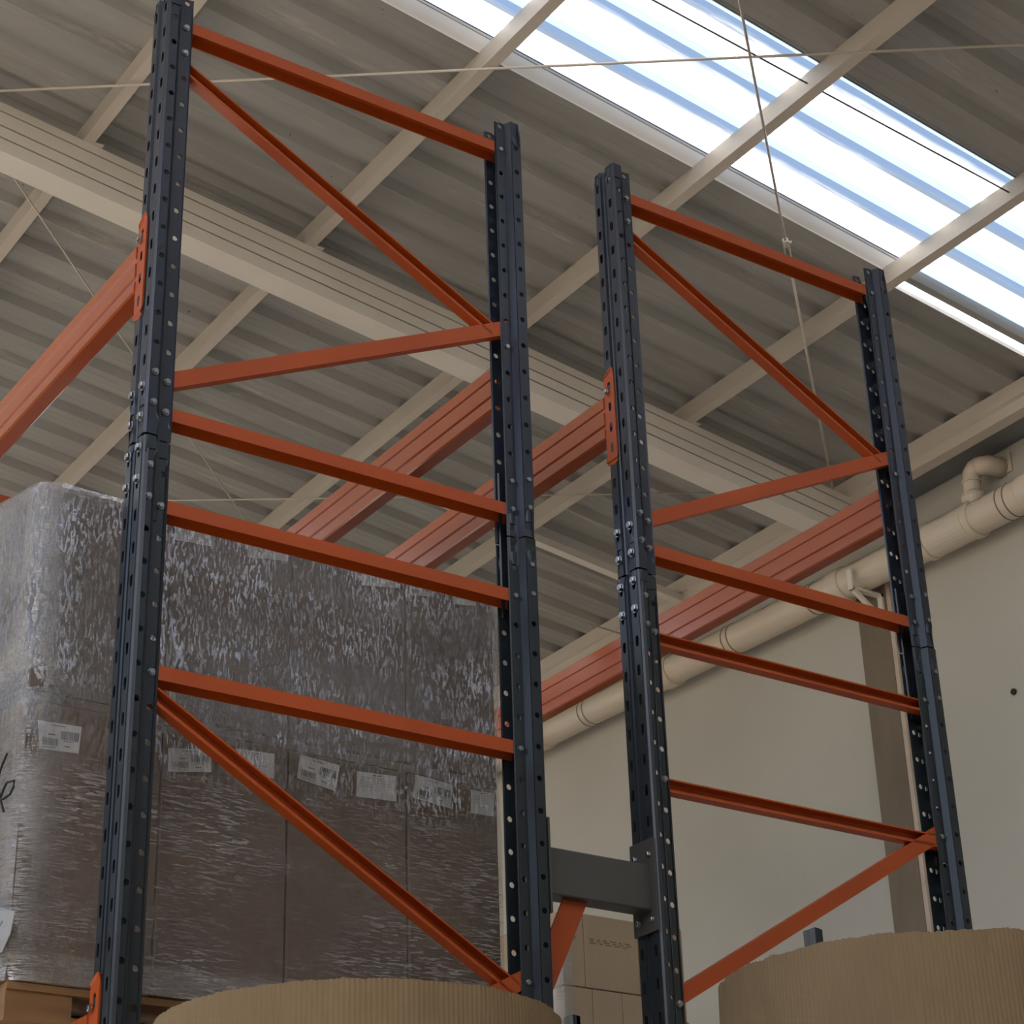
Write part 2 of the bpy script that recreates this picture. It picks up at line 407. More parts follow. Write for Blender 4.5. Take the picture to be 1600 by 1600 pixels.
for x in (4.6, 7.0):
    zt = pz(x)
    vs += [(x, 6.60, zt - .055), (x, 6.665, zt - .055), (x, 6.665, zt), (x, 6.60, zt)]
mb.add(vs, [(0, 1, 2, 3), (4, 7, 6, 5), (0, 4, 5, 1), (1, 5, 6, 2), (2, 6, 7, 3), (3, 7, 4, 0)])
tag(link('roof_strut', mb.mesh('roof_strut'), 'rafter_beige'), 'slim beige roof strut between the last two purlins, behind the rack', 'roof beam')

# ---------------------------------------------------------------- tie rods and wires
def rod(label, pts, r, cat='tie rod', name='tie_rod', mat='rod_beige'):
    return tag(link(name, MB().tube(pts, r, 8).mesh(name, smooth=True), mat), label, cat, 'roof bracing rods')
def ext(a, b, ta, tb):
    a, b = Vector(a), Vector(b); return [tuple(a + (b - a) * ta), tuple(a + (b - a) * tb)]
rod('long thin beige rod crossing the whole roof just below the purlins and skylight', ext((1.136, 4.749, 8.320), (4.856, 1.301, 7.831), -.03, 1.35), .0065)
tr = thing('tie_rod', 'steep thin beige rod with a turnbuckle hanging past the second frame', 'tie rod', (0, 0, 0), 'roof bracing rods')
A_, B_ = Vector((3.644, 1.912, 7.990)), Vector((6.556, 4.596, 7.607))
tb = Vector((4.966, 3.130, 7.816)); dr = (B_ - A_).normalized()
link('upper_rod', MB().tube([A_ - dr * 3.0, tb], .007, 8).mesh('upper_rod', smooth=True), 'rod_beige', tr)
link('lower_rod', MB().tube([tb + dr * .26, B_ + dr * .33], .008, 8).mesh('lower_rod', smooth=True), 'rod_beige', tr)
sd = dr.cross(Vector((0, 0, 1))).normalized()
mb = MB()
for sgn in (-1, 1):
    mb.tube([tb + sd * .004 * sgn, tb + dr * .03 + sd * .014 * sgn, tb + dr * .23 + sd * .014 * sgn, tb + dr * .26 + sd * .004 * sgn], .0045, 6)
link('turnbuckle', mb.mesh('turnbuckle', smooth=True), 'rod_beige', tr)
mb = MB(); mb.tube([tb - dr * .03, tb + dr * .02], .017, 8); mb.tube([tb + sd * .006 - dr * .01, tb + sd * .03 + dr * .0], .008, 6)
link('rod_nut', mb.mesh('rod_nut'), 'rod_beige', tr)
rod('dark wire strung along under the upper edge of the skylight', ext((3.388, 2.227, 8.104), (5.705, 2.150, 7.799), -.6, 1.02), .0045, 'wire', 'sag_wire', 'ink_grey')
rod('thin beige rod slanting down beyond the rafter towards the wrapped load', ext((1.447, 5.345, 8.280), (4.035, 7.680, 7.939), -.22, 1.7), .0055)
rod('thin beige rod running level across the roof behind both rack frames', ext((3.615, 7.856, 7.994), (6.256, 5.369, 7.646), -.5, 1.12), .0055)
rod('short thin rod near the eave between the two middle posts', ext((5.6, 7.5, 7.73), (7.01, 7.326, 7.547), 0, 1), .006)

# ---------------------------------------------------------------- drain pipe on the wall
pipe = thing('drain_pipe', 'beige plastic drain pipe along the top of the wall with a dusty elbow', 'pipe', (0, 0, 0))
def pc(y): return Vector((7.203, y, 7.115 + (y - 3.64) * .025))
link('pipe_run', MB().tube([pc(-8), pc(16)], .108, 28).mesh('pipe_run', smooth=True), 'pvc', pipe)
def ring(y, L, r, name='coupling'):
    m = MB(); m.tube([pc(y), pc(y + .006), pc(y + L - .006), pc(y + L)], [r - .006, r, r, r - .006], 28)
    link(name, m.mesh(name, smooth=False), 'pvc', pipe)
for y, L, r in ((3.50, .13, .122), (4.02, .05, .124), (4.07, .34, .115), (4.41, .045, .122), (5.18, .12, .119), (7.0, .12, .12), (8.6, .12, .12), (2.2, .12, .12)):
    ring(y, L, r)
for y in (3.72, 3.78, 4.55, 4.60, 5.45, 5.50, 6.3, 6.36, 8.0, 8.06):
    m = MB(); m.tube([pc(y), pc(y + .008)], .1105, 28); link('band', m.mesh('band'), 'tape', pipe)
# branch: spigot rising from the pipe, elbow turning to the wall
bx, by = 7.20, 4.03
m = MB(); m.tube([(bx, by, 7.13), (bx, by, 7.255)], [.062, .062], 20); m.tube([(bx, by, 7.225), (bx, by, 7.262), (bx, by, 7.285), (bx, by, 7.30)], [.062, .078, .074, .050], 20)
link('branch', m.mesh('branch', smooth=False), 'pvc', pipe)
m = MB(); m.tube([(bx, by, 7.285), (bx, by, 7.38), (bx, by - .012, 7.425), (bx + .004, by - .042, 7.452), (bx + .008, by - .075, 7.458)], [.054, .054, .058, .060, .058], 20)
link('elbow', m.mesh('elbow', smooth=True), 'pvc', pipe)
m = MB(); m.tube([(bx, by, 7.365), (bx, by, 7.382)], .060, 20); link('collar', m.mesh('collar'), 'pvc', pipe)
m = MB(); m.tube([(bx + .004, by - .055, 7.456), (bx + .012, by - .09, 7.454), (bx + .035, by - .118, 7.450), (bx + .075, by - .13, 7.445), (WX - .004, by - .13, 7.442)], [.058, .062, .064, .060, .058], 20)
link('wall_elbow', m.mesh('wall_elbow', smooth=True), 'pvc', pipe)
m = MB(); m.box((WX - .014, by - .215, 7.40), (WX - .002, by - .12, 7.53)); link('wall_flange', m.mesh('wall_flange'), 'pvc', pipe)
br = thing('pipe_bracket', 'white triangular pipe bracket on the brown pillar', 'bracket', (WX - .026, 5.02, 6.958))
m = MB(); m.box((-.02, -.02, -.12), (0, .02, .07)); link('back_plate', m.mesh('back_plate'), 'rafter_beige', br)
m = MB(); m.box((-.26, -.02, .05), (0, .02, .07)); link('arm', m.mesh('arm'), 'rafter_beige', br)
m = MB(); m.prism([(-.012, 0), (.012, 0), (.012, .03), (-.012, .03)], (-.24, -.015, .05), (-.012, -.015, -.11), (.6, 0, .8), (0, 1, 0)); link('strut', m.mesh('strut'), 'rafter_beige', br)
m = MB(); m.box((-.27, -.02, .05), (-.25, .02, .19)); link('arm_tip', m.mesh('arm_tip'), 'rafter_beige', br)

# ---------------------------------------------------------------- perforated posts
PROFILE = [(.0505, .0195), (.0500, .018), (.022, .018), (.014, 0), (-.012, 0), (-.016, .004), (-.016, .030), (-.010, .036)]
PROFILE = PROFILE + [(x, W - y) for x, y in reversed(PROFILE)]
SLOT_DZ = 0.033
def cell(mb, a, b, z0, z1, u, zc, kind):
    """flat strip a-b between z0 and z1 with one hole in it"""
    a, b = Vector(a), Vector(b); L = (b - a).length; d = (b - a) / L
    uc = u * L
    if kind == 'round':
        r = .0070; hole = [(uc + r * math.cos(t), zc + r * math.sin(t)) for t in (math.radians(-135 + 30 * k) for k in range(12))]
    else:
        hw, hh, ch = .0058, .0135, .004
        hole = [(uc - hw + .002, zc - hh), (uc - hw * .4, zc - hh), (uc + hw * .4, zc - hh), (uc + hw - .002, zc - hh), (uc + hw, zc - hh * .4), (uc + hw, zc + hh * .4),
                (uc + hw, zc + hh - ch * .5), (uc + hw * .4, zc + hh), (uc - hw * .4, zc + hh), (uc - hw, zc + hh - ch * .5), (uc - hw, zc + hh * .4), (uc - hw, zc - hh * .4)]
    t = 1 / 3
    dz = z1 - z0
    outer = [(0, z0), (L * t, z0), (2 * L * t, z0), (L, z0), (L, z0 + dz * t), (L, z0 + 2 * dz * t), (L, z1), (2 * L * t, z1), (L * t, z1), (0, z1), (0, z0 + 2 * dz * t), (0, z0 + dz * t)]
    vs = [(a.x + d.x * s, a.y + d.y * s, z) for s, z in outer + hole]
    mb.add(vs, [(i, (i + 1) % 12, (i + 1) % 12 + 12, i + 12) for i in range(12)])
def post_mesh(name, za, zb, zhole=2.0):
    mb = MB(); n = len(PROFILE)
    HOLES = {1: ('round', .46, -.006), 3: ('round', (.014) / .026, 0), 5: ('slot', .5, SLOT_DZ)}
    for i in range(n - 1):
        a, b = PROFILE[i], PROFILE[i + 1]
        j = i if i <= 7 else None
        h = HOLES.get(i); mir = False
        if h is None and HOLES.get(n - 2 - i): h = HOLES[n - 2 - i]; mir = True
        if not h:
            mb.add([(*a, za), (*b, za), (*b, zb), (*a, zb)], [(0, 1, 2, 3)]); continue
        kind, u, dz = h; u = 1 - u if mir else u
        lo = max(za, zhole)
        ks = [k for k in range(0, 70) if lo + PITCH / 2 <= ZH - PITCH * k + dz <= zb - .012]
        zc = sorted(ZH - PITCH * k + dz for k in ks)
        start = zc[0] - PITCH / 2; end = zc[-1] + PITCH / 2
        if start > za: mb.add([(*a, za), (*b, za), (*b, start), (*a, start)], [(0, 1, 2, 3)])
        if end > zb: end = zb
        for q, z in enumerate(zc):
            z1 = end if q == len(zc) - 1 else z + PITCH / 2
            cell(mb, a, b, z - PITCH / 2, z1, u, z, kind)
        if end < zb: mb.add([(*a, end), (*b, end), (*b, zb), (*a, zb)], [(0, 1, 2, 3)])
    return mb.mesh(name, merge=True, solid=-.0028)
ME_LOW = post_mesh('lower_post', .012, SEAM - .002)
ME_UP = post_mesh('upper_post', SEAM + .002, TOP)
ME_SLEEVE = MB().prism([(.045, .022), (-.0095, .005), (-.0095, .080), (.045, .063), (.042, .060), (-.0065, .077), (-.0065, .008), (.042, .025)],
                       (0, 0, SEAM - .19), (0, 0, SEAM + .19), (1, 0, 0), (0, 1, 0)).mesh('splice_sleeve')
ME_FOOT = MB().box((-.03, -.02, 0), (.08, W + .02, .011)).mesh('foot_plate')
def bolt_mesh():
    m = MB()
    hexa = [(math.cos(math.radians(60 * k)), math.sin(math.radians(60 * k))) for k in range(6)]
    m.tube([(0, 0, 0), (0, 0, .0018)], .0082, 14)
    m.add([(x * .0068, y * .0068, z) for z in (.0018, .0064) for x, y in hexa] + [(x * .0054, y * .0054, .0074) for x, y in hexa],
          [tuple(i + o for i in f) for o in (0, 6) for f in [(k, (k + 1) % 6, (k + 1) % 6 + 6, k + 6) for k in range(6)]] + [tuple(range(12, 18))])
    return m.mesh('bolt')
ME_BOLT = bolt_mesh()
ME_BOLT.materials.append(MATS['zinc'])
ROT_NY = (math.radians(90), 0, 0)            # head towards -Y
ROT_NX = (0, math.radians(-90), 0)           # head towards -X
ROT_PX = (0, math.radians(90), 0)
for me, m in ((ME_LOW, 'post_slate'), (ME_UP, 'post_blue'), (ME_SLEEVE, 'post_slate'), (ME_FOOT, 'post_slate')): me.materials.append(MATS[m])

def brace_mesh(kind, x0, z0, x1, z1):
    m = MB(); a, b = Vector((x0, 0, z0)), Vector((x1, 0, z1)); t = (b - a).normalized()
    n = Vector((-t.z, 0, t.x))
    if n.z < 0: n = -n
    y0, y1, k = .0195, .0655, .0024
    if kind == 'down':                        # channel hollow towards the floor
        h = .0155
        a = a + n * .0015; b = b + n * .0015
        poly = [(y0, -h), (y0, h), (y1, h), (y1, -h), (y1 - k, -h), (y1 - k, h - k), (y0 + k, h - k), (y0 + k, -h)]
    elif kind == 'web':                       # channel turned with its flat back to the front of the frame
        h = .0185; y1 = .045
        poly = [(y0, -h), (y0, h), (y1, h), (y1, h - k), (y0 + k, h - k), (y0 + k, -h + k), (y1, -h + k), (y1, -h)]
    else:                                     # lipped channel hollow towards the front of the frame
        h = .0165; l = .007; y1 = .048
        poly = [(y0, -h), (y1, -h), (y1, h), (y0, h), (y0, h - l * .55), (y0 + k, h - l * .55), (y0 + k, h - k), (y1 - k, h - k), (y1 - k, -h + k), (y0 + k, -h + k), (y0 + k, -h + l), (y0, -h + l)]
    m.prism(poly, a, b, (0, 1, 0), n)
    return m.mesh('brace')
def bolt(parent, x, y, z, rot):
    o = link('bolt', ME_BOLT, None, parent, (x, y, z), rot); return o
def frame(label, loc, braces, group='orange braced upright frames'):
    root = thing('upright_frame', label, 'rack frame', loc, group)
    for side in (0, 1):
        L = (0, 0, 0) if side == 0 else (D, W, 0); Rz = (0, 0, 0) if side == 0 else (0, 0, math.pi)
        for nm, me in (('lower_post', ME_LOW), ('upper_post', ME_UP), ('splice_sleeve', ME_SLEEVE), ('foot_plate', ME_FOOT)):
            p = link(nm, me, None, root, L, Rz)
            if nm == 'upper_post': p['label'] = 'dark blue post extension'
        xo = 0 if side == 0 else D; xi = .037 if side == 0 else D - .037
        for k in (14, 15, 17, 18):
            bolt(root, xo, -.0005, ZH - PITCH * k, ROT_NY)
        for k in (14, 15, 18):
            bolt(root, xi, .0175, ZH - PITCH * k - .006, ROT_NY)
        if side == 0:
            for k in (15, 16, 17, 18):
                for yy in (.017, .068): bolt(root, -.0165, yy, ZH - PITCH * k + SLOT_DZ + .01, ROT_NX).scale = (1.35, 1.35, 1.35)
    done = []
    for kind, x0, z0, x1, z1 in braces:
        nm = 'horizontal_brace' if abs(z0 - z1) < 1e-6 else 'diagonal_brace'
        link(nm, brace_mesh(kind, x0, z0, x1, z1), 'orange', root)
        for xx in (.037, D - .037):
            zz = z0 + (z1 - z0) * (xx - x0) / (x1 - x0)
            near = [3.79, 3.567, 3.872] + [q for p, q in done if p == xx]
            if any(abs(zz - q) < .065 for q in near): continue
            done.append((xx, zz)); bolt(root, xx, .0175, ZH - .006 - PITCH * round((ZH - .006 - zz) / PITCH), ROT_NY)
    return root
XL, XH = .026, D - .026
COMMON = [('down', XL, 4.848, XH, 4.848), ('front', XL, 4.738, .90, 4.281), ('web', XL, 3.866, XH + .01, 4.309), ('down', XL, 3.790, XH, 3.790)]
BA = COMMON + [('down', XL, 3.567, XH, 3.567), ('down', XL, 3.193, XH, 3.193), ('front', XL, 3.160, .905, 2.652), ('web', XL, 2.20, XH, 2.683), ('front', XL, 2.16, .905, 1.67), ('down', XL, 1.2, XH, 1.69), ('down', XL, .25, XH, .25), ('front', XL, 1.16, .9, .3)]
BB = COMMON + [('front', XL, 3.552, XH, 3.552), ('front', XL, 3.180, XH, 3.180), ('web', XL, 2.674, XH + .01, 3.214), ('front', XL, 2.628, .905, 2.12), ('down', XL, 1.66, XH, 2.14), ('front', XL, 1.62, .9, 1.15), ('down', XL, .25, XH, .25)]
fA = frame('tall blue post frame with orange braces at the wrapped load, nearest the camera', (0, 0, 0), BA)
fB = frame('tall blue post frame with orange braces standing before the plaster wall', (XB, 0, 0), BB)
fA2 = copy_tree(fA); fA2.location = (0, BAY, 0)
fA2['label'] = 'frame behind the wrapped load showing only an orange brace end'
fB2 = copy_tree(fB); fB2.location = (XB, BAY, 0)
fB2['label'] = 'frame of the back row standing behind the wrapped load'

# ---------------------------------------------------------------- load beams
BH = .124
def beam(label, loc, rotz=0, group='orange load beams'):
    root = thing('load_beam', label, 'rack beam', loc, group, (0, 0, rotz))
    y0, y1 = .0915, BAY - .0065
    f, k = -.0225, .0195
    sec = [(f, .004), (f, .026), (f + .005, .030), (f + .005, .038), (f, .042), (f, .076), (f + .004, .079), (f + .004, .087), (f, .090), (f, BH - .004), (f + .004, BH),
           (k - .004, BH), (k, BH - .004), (k, .090), (k - .004, .087), (k - .004, .079), (k, .076), (k, .042), (k - .005, .038), (k - .005, .030), (k, .026), (k, .004), (k - .004, 0), (f + .004, 0)]
    link('beam_body', MB().prism(sec, (0, y0, 0), (0, y1, 0), (1, 0, 0), (0, 0, 1)).mesh('beam_body'), 'orange_beam', root)
    for end in (0, 1):
        m = MB(); ya, yb = .0485, .0905
        zz = -.072; q_ = .0595
        for q in range(4):
            cell(m, (-.0195, ya), (-.0195, yb), zz + q * q_, zz + (q + 1) * q_, .47, zz + (q + .62) * q_, 'slot')
        zt = zz + 4 * q_
        m.add([(-.0195, ya, zt), (-.0195, yb, zt), (-.0195, yb - .006, zt + .010), (-.0195, ya + .010, zt + .026), (-.0195, ya, zt + .026)], [(0, 1, 2, 3, 4)])
        m.add([(-.0195, ya, zz), (-.0195, yb, zz), (-.0195, yb - .002, zz - .006), (-.0195, ya + .012, zz - .014), (-.0195, ya, zz - .006)], [(0, 1, 2, 3, 4)])
        me = m.mesh('end_connector', merge=True, solid=.004)
        p = link('end_connector', me, 'orange', root)
        b = link('lock_bolt', ME_BOLT, None, root, (-.0236, .073, .128), ROT_NX)
        if end:
            p.location = (0, BAY + W, 0); p.scale = (1, -1, 1)
            b.location = (-.0236, BAY + W - .073, .128)
    return root
beam('orange load beam high on the front post, running out at the photo edge', (0, 0, 4.118))
beam('orange load beam behind the front frame, passing down to the wrapped load', (D, BAY + W, 4.118), math.pi)
beam('orange load beam hooked on the middle post by a bright end plate', (XB, 0, 4.118))
beam('long orange load beam in front of the drain pipe and eave', (XB + D, BAY + W, 4.118), math.pi)
beam('orange load beam under the pallet with its hook plate near the bottom corner', (0, 0, 2.393))
beam('orange load beam under the pallet on the hidden rear side', (D, BAY + W, 2.393), math.pi)

# ---------------------------------------------------------------- row spacer between the two frames
sp = thing('row_spacer', 'dark grey steel row spacer bolted between the two frames', 'spacer', (0, 0, 0))
xa, xb = D + .0190, XB - .0190
link('spacer_tube', MB().prism([(.018, 2.870), (.066, 2.870), (.068, 2.873), (.068, 2.974), (.066, 2.976), (.018, 2.976), (.016, 2.973), (.016, 2.873)], (xa + .005, 0, 0), (xb - .005, 0, 0), (0, 1, 0), (0, 0, 1)).mesh('spacer_tube'), 'spacer_grey', sp)
for x, sx in ((xa, 1), (xb, -1)):
    link('end_plate', MB().box((min(x, x + .005 * sx), -.001, 2.822), (max(x, x + .005 * sx), W + .002, 3.037)).mesh('end_plate'), 'spacer_grey', sp)
    for yy in (.017, .068):
        for zz in (3.000, 2.850):
            bolt(sp, x + .0052 * sx, yy, zz, ROT_PX if sx > 0 else ROT_NX)
m = MB(); m.prism([(1.051, 2.869), (1.116, 2.869), (.9905, 2.615), (.9905, 2.745)], (0, .038, 0), (0, .043, 0), (1, 0, 0), (0, 0, 1))
link('knee_brace', m.mesh('knee_brace'), 'orange', sp)['label'] = 'orange flat knee bar'

# ---------------------------------------------------------------- wrapped pallet load
PAL_Z = 2.5175
pal = thing('wooden_pallet', 'wooden pallet under the film wrapped cartons', 'pallet', (0, 0, PAL_Z))
for yy in (.21, .66, 1.08):
    link('bottom_board', MB().box((-.14, yy, .0), (1.0, yy + .10, .016)).mesh('bottom_board'), 'wood', pal)
    for xx in (-.14, .36, .87):
        link('block', MB().box((xx, yy, .016), (xx + .135, yy + .10, .058)).mesh('block'), 'wood', pal)
for yy in (.205, .42, .64, .86, 1.075):
    link('deck_board', MB().box((-.14, yy, .058), (1.005, yy + .12, .072)).mesh('deck_board'), 'wood', pal)

ld = thing('wrapped_load', 'two tiers of brown cartons wrapped in wrinkled clear film on the rack', 'pallet load', (0, 0, 0))
CX = [-.145, .155, .455, .755, 1.0]
CY = [.205, .54, .875, 1.205]
def carton(x0, x1, y0, y1, z0, z1, mat, name='carton', parent=None, seam=True):
    g = .0018
    m = MB().box((x0 + g, y0 + g, z0 + .001), (x1 - g, y1 - g, z1 - g))
    me = m.mesh(name); bm = bmesh.new(); bm.from_mesh(me)
    bmesh.ops.bevel(bm, geom=bm.edges[:], offset=.004, segments=1, affect='EDGES'); bm.to_mesh(me); bm.free()
    o = link(name, me, mat, parent)
    return o
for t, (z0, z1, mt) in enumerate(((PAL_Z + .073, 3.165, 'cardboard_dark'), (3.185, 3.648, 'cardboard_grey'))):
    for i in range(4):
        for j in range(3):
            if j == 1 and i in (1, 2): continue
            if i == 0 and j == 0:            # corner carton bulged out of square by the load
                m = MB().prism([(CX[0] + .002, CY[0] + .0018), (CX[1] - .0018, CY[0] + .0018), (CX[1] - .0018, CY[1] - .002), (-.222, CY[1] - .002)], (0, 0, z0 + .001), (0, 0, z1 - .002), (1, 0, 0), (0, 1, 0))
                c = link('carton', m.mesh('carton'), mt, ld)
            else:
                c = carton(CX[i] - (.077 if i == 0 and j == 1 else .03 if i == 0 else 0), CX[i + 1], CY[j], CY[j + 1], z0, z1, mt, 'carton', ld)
            if t == 0 and j == 0:
                xm = (CX[i] + CX[i + 1]) / 2
                link('tape_strip', MB().box((xm - .024, CY[0] + .0028, z0 + .005), (xm + .024, CY[0] + .0036, z1 - .10)).mesh('tape_strip'), 'tape', c)
# slip sheet in the gap between the tiers
link('tier_sheet', MB().box((-.14, .21, 3.166), (1.0, 1.20, 3.1845)).mesh('tier_sheet'), 'cardboard_dark', ld)
def label(pts, kind):
    """printed label: corner points (x, z) on the front face, clockwise from top left"""
    y = CY[0] + .0010
    m = MB().prism([(p[0], p[1]) for p in pts], (0, y - .0012, 0), (0, y, 0), (1, 0, 0), (0, 0, 1))
    lo = link('label', m.mesh('label'), 'paper', ld)
    a, b, c, d_ = [Vector(p) for p in pts]
    def uv(u, v): 
        p = (a * (1 - u) + b * u) * (1 - v) + (d_ * (1 - u) + c * u) * v
        return p
    m = MB()
    def quad(u0, u1, v0, v1):
        ps = [uv(u0, v0), uv(u1, v0), uv(u1, v1), uv(u0, v1)]
        m.add([(p.x, y - .0018, p.y) for p in ps], [(0, 1, 2, 3)])
    def bars(u0, u1, v0, v1, n):
        u = u0
        while u < u1:
            wd = random.choice((.004, .007, .011)) * (u1 - u0) * 4
            quad(u, min(u1, u + wd), v0, v1); u += wd + random.choice((.005, .008)) * (u1 - u0) * 4
    if kind == 'code':
        bars(.53, .95, .26, .58, 18); bars(.08, .45, .58, .84, 16)
        quad(.30, .62, .09, .115); quad(.24, .40, .42, .455); quad(.60, .85, .62, .64); quad(.62, .76, .80, .83); quad(.08, .42, .89, .91)
    else:
        quad(.38, .62, .08, .11)
        for k in range(5): quad(.08, .55 + .25 * random.random(), .2 + .09 * k, .212 + .09 * k)
        quad(.3, .6, .68, .69)
    if m.f: link('print', m.mesh('print', recalc=False), 'ink_grey', lo)
LAB = [([(-.121, 3.121), (-.026, 3.124), (-.029, 3.066), (-.113, 3.061)], 'code'),
       ([(.168, 3.114), (.267, 3.128), (.269, 3.079), (.172, 3.063)], 'code'),
       ([(.325, 3.142), (.418, 3.146), (.417, 3.090), (.322, 3.086)], 'text'),
       ([(.481, 3.156), (.580, 3.149), (.569, 3.088), (.474, 3.101)], 'code'),
       ([(.624, 3.143), (.725, 3.149), (.725, 3.090), (.623, 3.085)], 'text'),
       ([(.776, 3.162), (.876, 3.154), (.868, 3.098), (.770, 3.107)], 'code'),
       ([(.925, 3.151), (.990, 3.153), (.985, 3.097), (.924, 3.096)], 'text'),
       ([(.158, 3.640), (.246, 3.640), (.248, 3.604), (.158, 3.598)], 'text'),
       ([(.336, 3.641), (.440, 3.642), (.440, 3.614), (.338, 3.600)], 'text'),
       ([(.634, 3.640), (.729, 3.641), (.729, 3.615), (.634, 3.600)], 'text'),
       ([(.762, 3.641), (.837, 3.641), (.832, 3.616), (.764, 3.606)], 'code'),
       ([(.888, 3.641), (.950, 3.641), (.950, 3.618), (.888, 3.610)], 'text')]
for pts, k in LAB: label(pts, k)

# film: closed plan outline swept up the load, pinched at the tier joint
def film_outline(n=220):
    P0 = [(1.008, .62), (1.008, .225), (.995, .196), (.60, .193), (.155, .193), (-.115, .193), (-.152, .215), (-.170, .30), (-.235, .60), (-.238, .80), (-.19, 1.16), (-.15, 1.212), (.5, 1.215), (.98, 1.212), (1.008, 1.18)]
    pts = [Vector(p) for p in P0]; L = [0]
    for i in range(len(pts)): L.append(L[-1] + (pts[(i + 1) % len(pts)] - pts[i]).length)
    out = []
    for k in range(n):
        s = L[-1] * k / n
        for i in range(len(pts)):
            if L[i] <= s <= L[i + 1]:
                t = (s - L[i]) / (L[i + 1] - L[i]); out.append(pts[i].lerp(pts[(i + 1) % len(pts)], t)); break
    return out
def film():
    ol = film_outline(); n = len(ol)
    cen = Vector((.43, .70))
    zs = [2.5905 + (3.657 - 2.5905) * k / 70 for k in range(71)]
    vs = []; lay = []
    for z in zs:
        for i, p in enumerate(ol):
            nrm = (ol[(i + 1) % n] - ol[i - 1]); nrm = Vector((nrm.y, -nrm.x)).normalized()
            if nrm.dot(p - cen) < 0: nrm = -nrm
            left = max(0, min(1, (-.05 - p.x) / .1))
            a = noise.noise(Vector((p.x * 7, p.y * 7, z * 5))) * .004 + noise.noise(Vector((p.x * 26 + z * 9, p.y * 26, z * 14))) * .0016
            pin = math.exp(-((z - 3.165 - .06 * left) / .022) ** 2)
            out = .006 + a - pin * (.004 + .022 * left)
            if z > 3.2: out += .004 + .010 * left
            else: out -= left * .004 * min(1, (3.2 - z) / .1)
            if z > 3.63: out -= (z - 3.63) ** 2 * 14
            if z < 2.62: out -= (2.62 - z) * .1
            q = p + nrm * out
            if -.11 < p.x < .99 and p.y < .2: q.y = min(q.y, .1995)
            vs.append((q.x, q.y, z)); lay.append(.02 + (.09 if z > 3.14 else .0) + .22 * left + (.18 if z < 2.65 else 0))
    fs = [(k * n + i, k * n + (i + 1) % n, (k + 1) * n + (i + 1) % n, (k + 1) * n + i) for k in range(70) for i in range(n)]
    b = 70 * n; top0 = len(vs)
    for i, p in enumerate(ol):
        q = p.lerp(cen, .10); vs.append((q.x, q.y, 3.662)); lay.append(.3)
    fs += [(b + i, b + (i + 1) % n, top0 + (i + 1) % n, top0 + i) for i in range(n)]
    m = MB().add(vs, fs); me = m.mesh('stretch_film', smooth=True, recalc=False)
    at = me.attributes.new('layers', 'FLOAT', 'POINT')
    for i, v in enumerate(lay): at.data[i].value = v
    at = me.attributes.new('tier', 'FLOAT', 'POINT')
    for i, v in enumerate(vs): at.data[i].value = max(0, min(1, (v[2] - 3.02) / .10)) * .92 + .04
    return me
f_ = link('stretch_film', film(), 'stretch_film', ld); f_['label'] = 'clear wrinkled stretch film'
# crumpled loose film on top
m = MB(); g = 16; vs = []
for i in range(g):
    for j in range(g):
        x = -.03 + .12 * i / (g - 1); y = .215 + .10 * j / (g - 1)
        e = math.sin(math.pi * i / (g - 1)) * math.sin(math.pi * j / (g - 1))
        vs.append((x, y, 3.660 + e * (.022 + .014 * noise.noise(Vector((x * 60, y * 60, 1))))))
m.add(vs, [(i * g + j, i * g + j + 1, (i + 1) * g + j + 1, (i + 1) * g + j) for i in range(g - 1) for j in range(g - 1)])
me = m.mesh('loose_film'); at = me.attributes.new('layers', 'FLOAT', 'POINT')
for a in at.data: a.value = .25
link('loose_film', me, 'stretch_film', ld)
# hand-drawn marker strokes and a paper sheet on the side face
def side_x(y): return -.152 - max(0, y - .215) * .21 - .023
mk = [[(.248, 3.057), (.265, 3.033), (.272, 3.002), (.262, 2.966), (.243, 2.933)], [(.259, 2.966), (.250, 2.982), (.240, 2.9925), (.2087, 2.987), (.209, 2.974), (.226, 2.964), (.249, 2.9605), (.2635, 2.9626)]]
m = MB()
for st in mk: m.tube([(side_x(y - .012) + .012, y - .012, z - .005) for y, z in st], .0026, 6)
link('marker_stroke', m.mesh('marker_stroke'), 'black_ink', ld)
m = MB(); pp = [(.30, 2.745), (.2123, 2.7303), (.13, 2.7018), (.145, 2.6614), (.1805, 2.6353), (.29, 2.645)]
m.add([(side_x(y) + .010, y, z) for y, z in pp] + [(side_x(y) + .0115, y, z) for y, z in pp], [(0, 1, 2, 3, 4, 5), (11, 10, 9, 8, 7, 6)] + [(i, (i + 1) % 6, (i + 1) % 6 + 6, i + 6) for i in range(6)])
ps = link('paper_sheet', m.mesh('paper_sheet'), 'paper_grey', ld)
m = MB().tube([(side_x(y) + .0085, y, z) for y, z in [(.25, 2.712), (.2177, 2.7071), (.1959, 2.7038), (.1834, 2.6946), (.1972, 2.6858), (.2115, 2.6792), (.24, 2.67)]], .0022, 6)
link('marker_stroke', m.mesh('marker_stroke'), 'black_ink', ps)

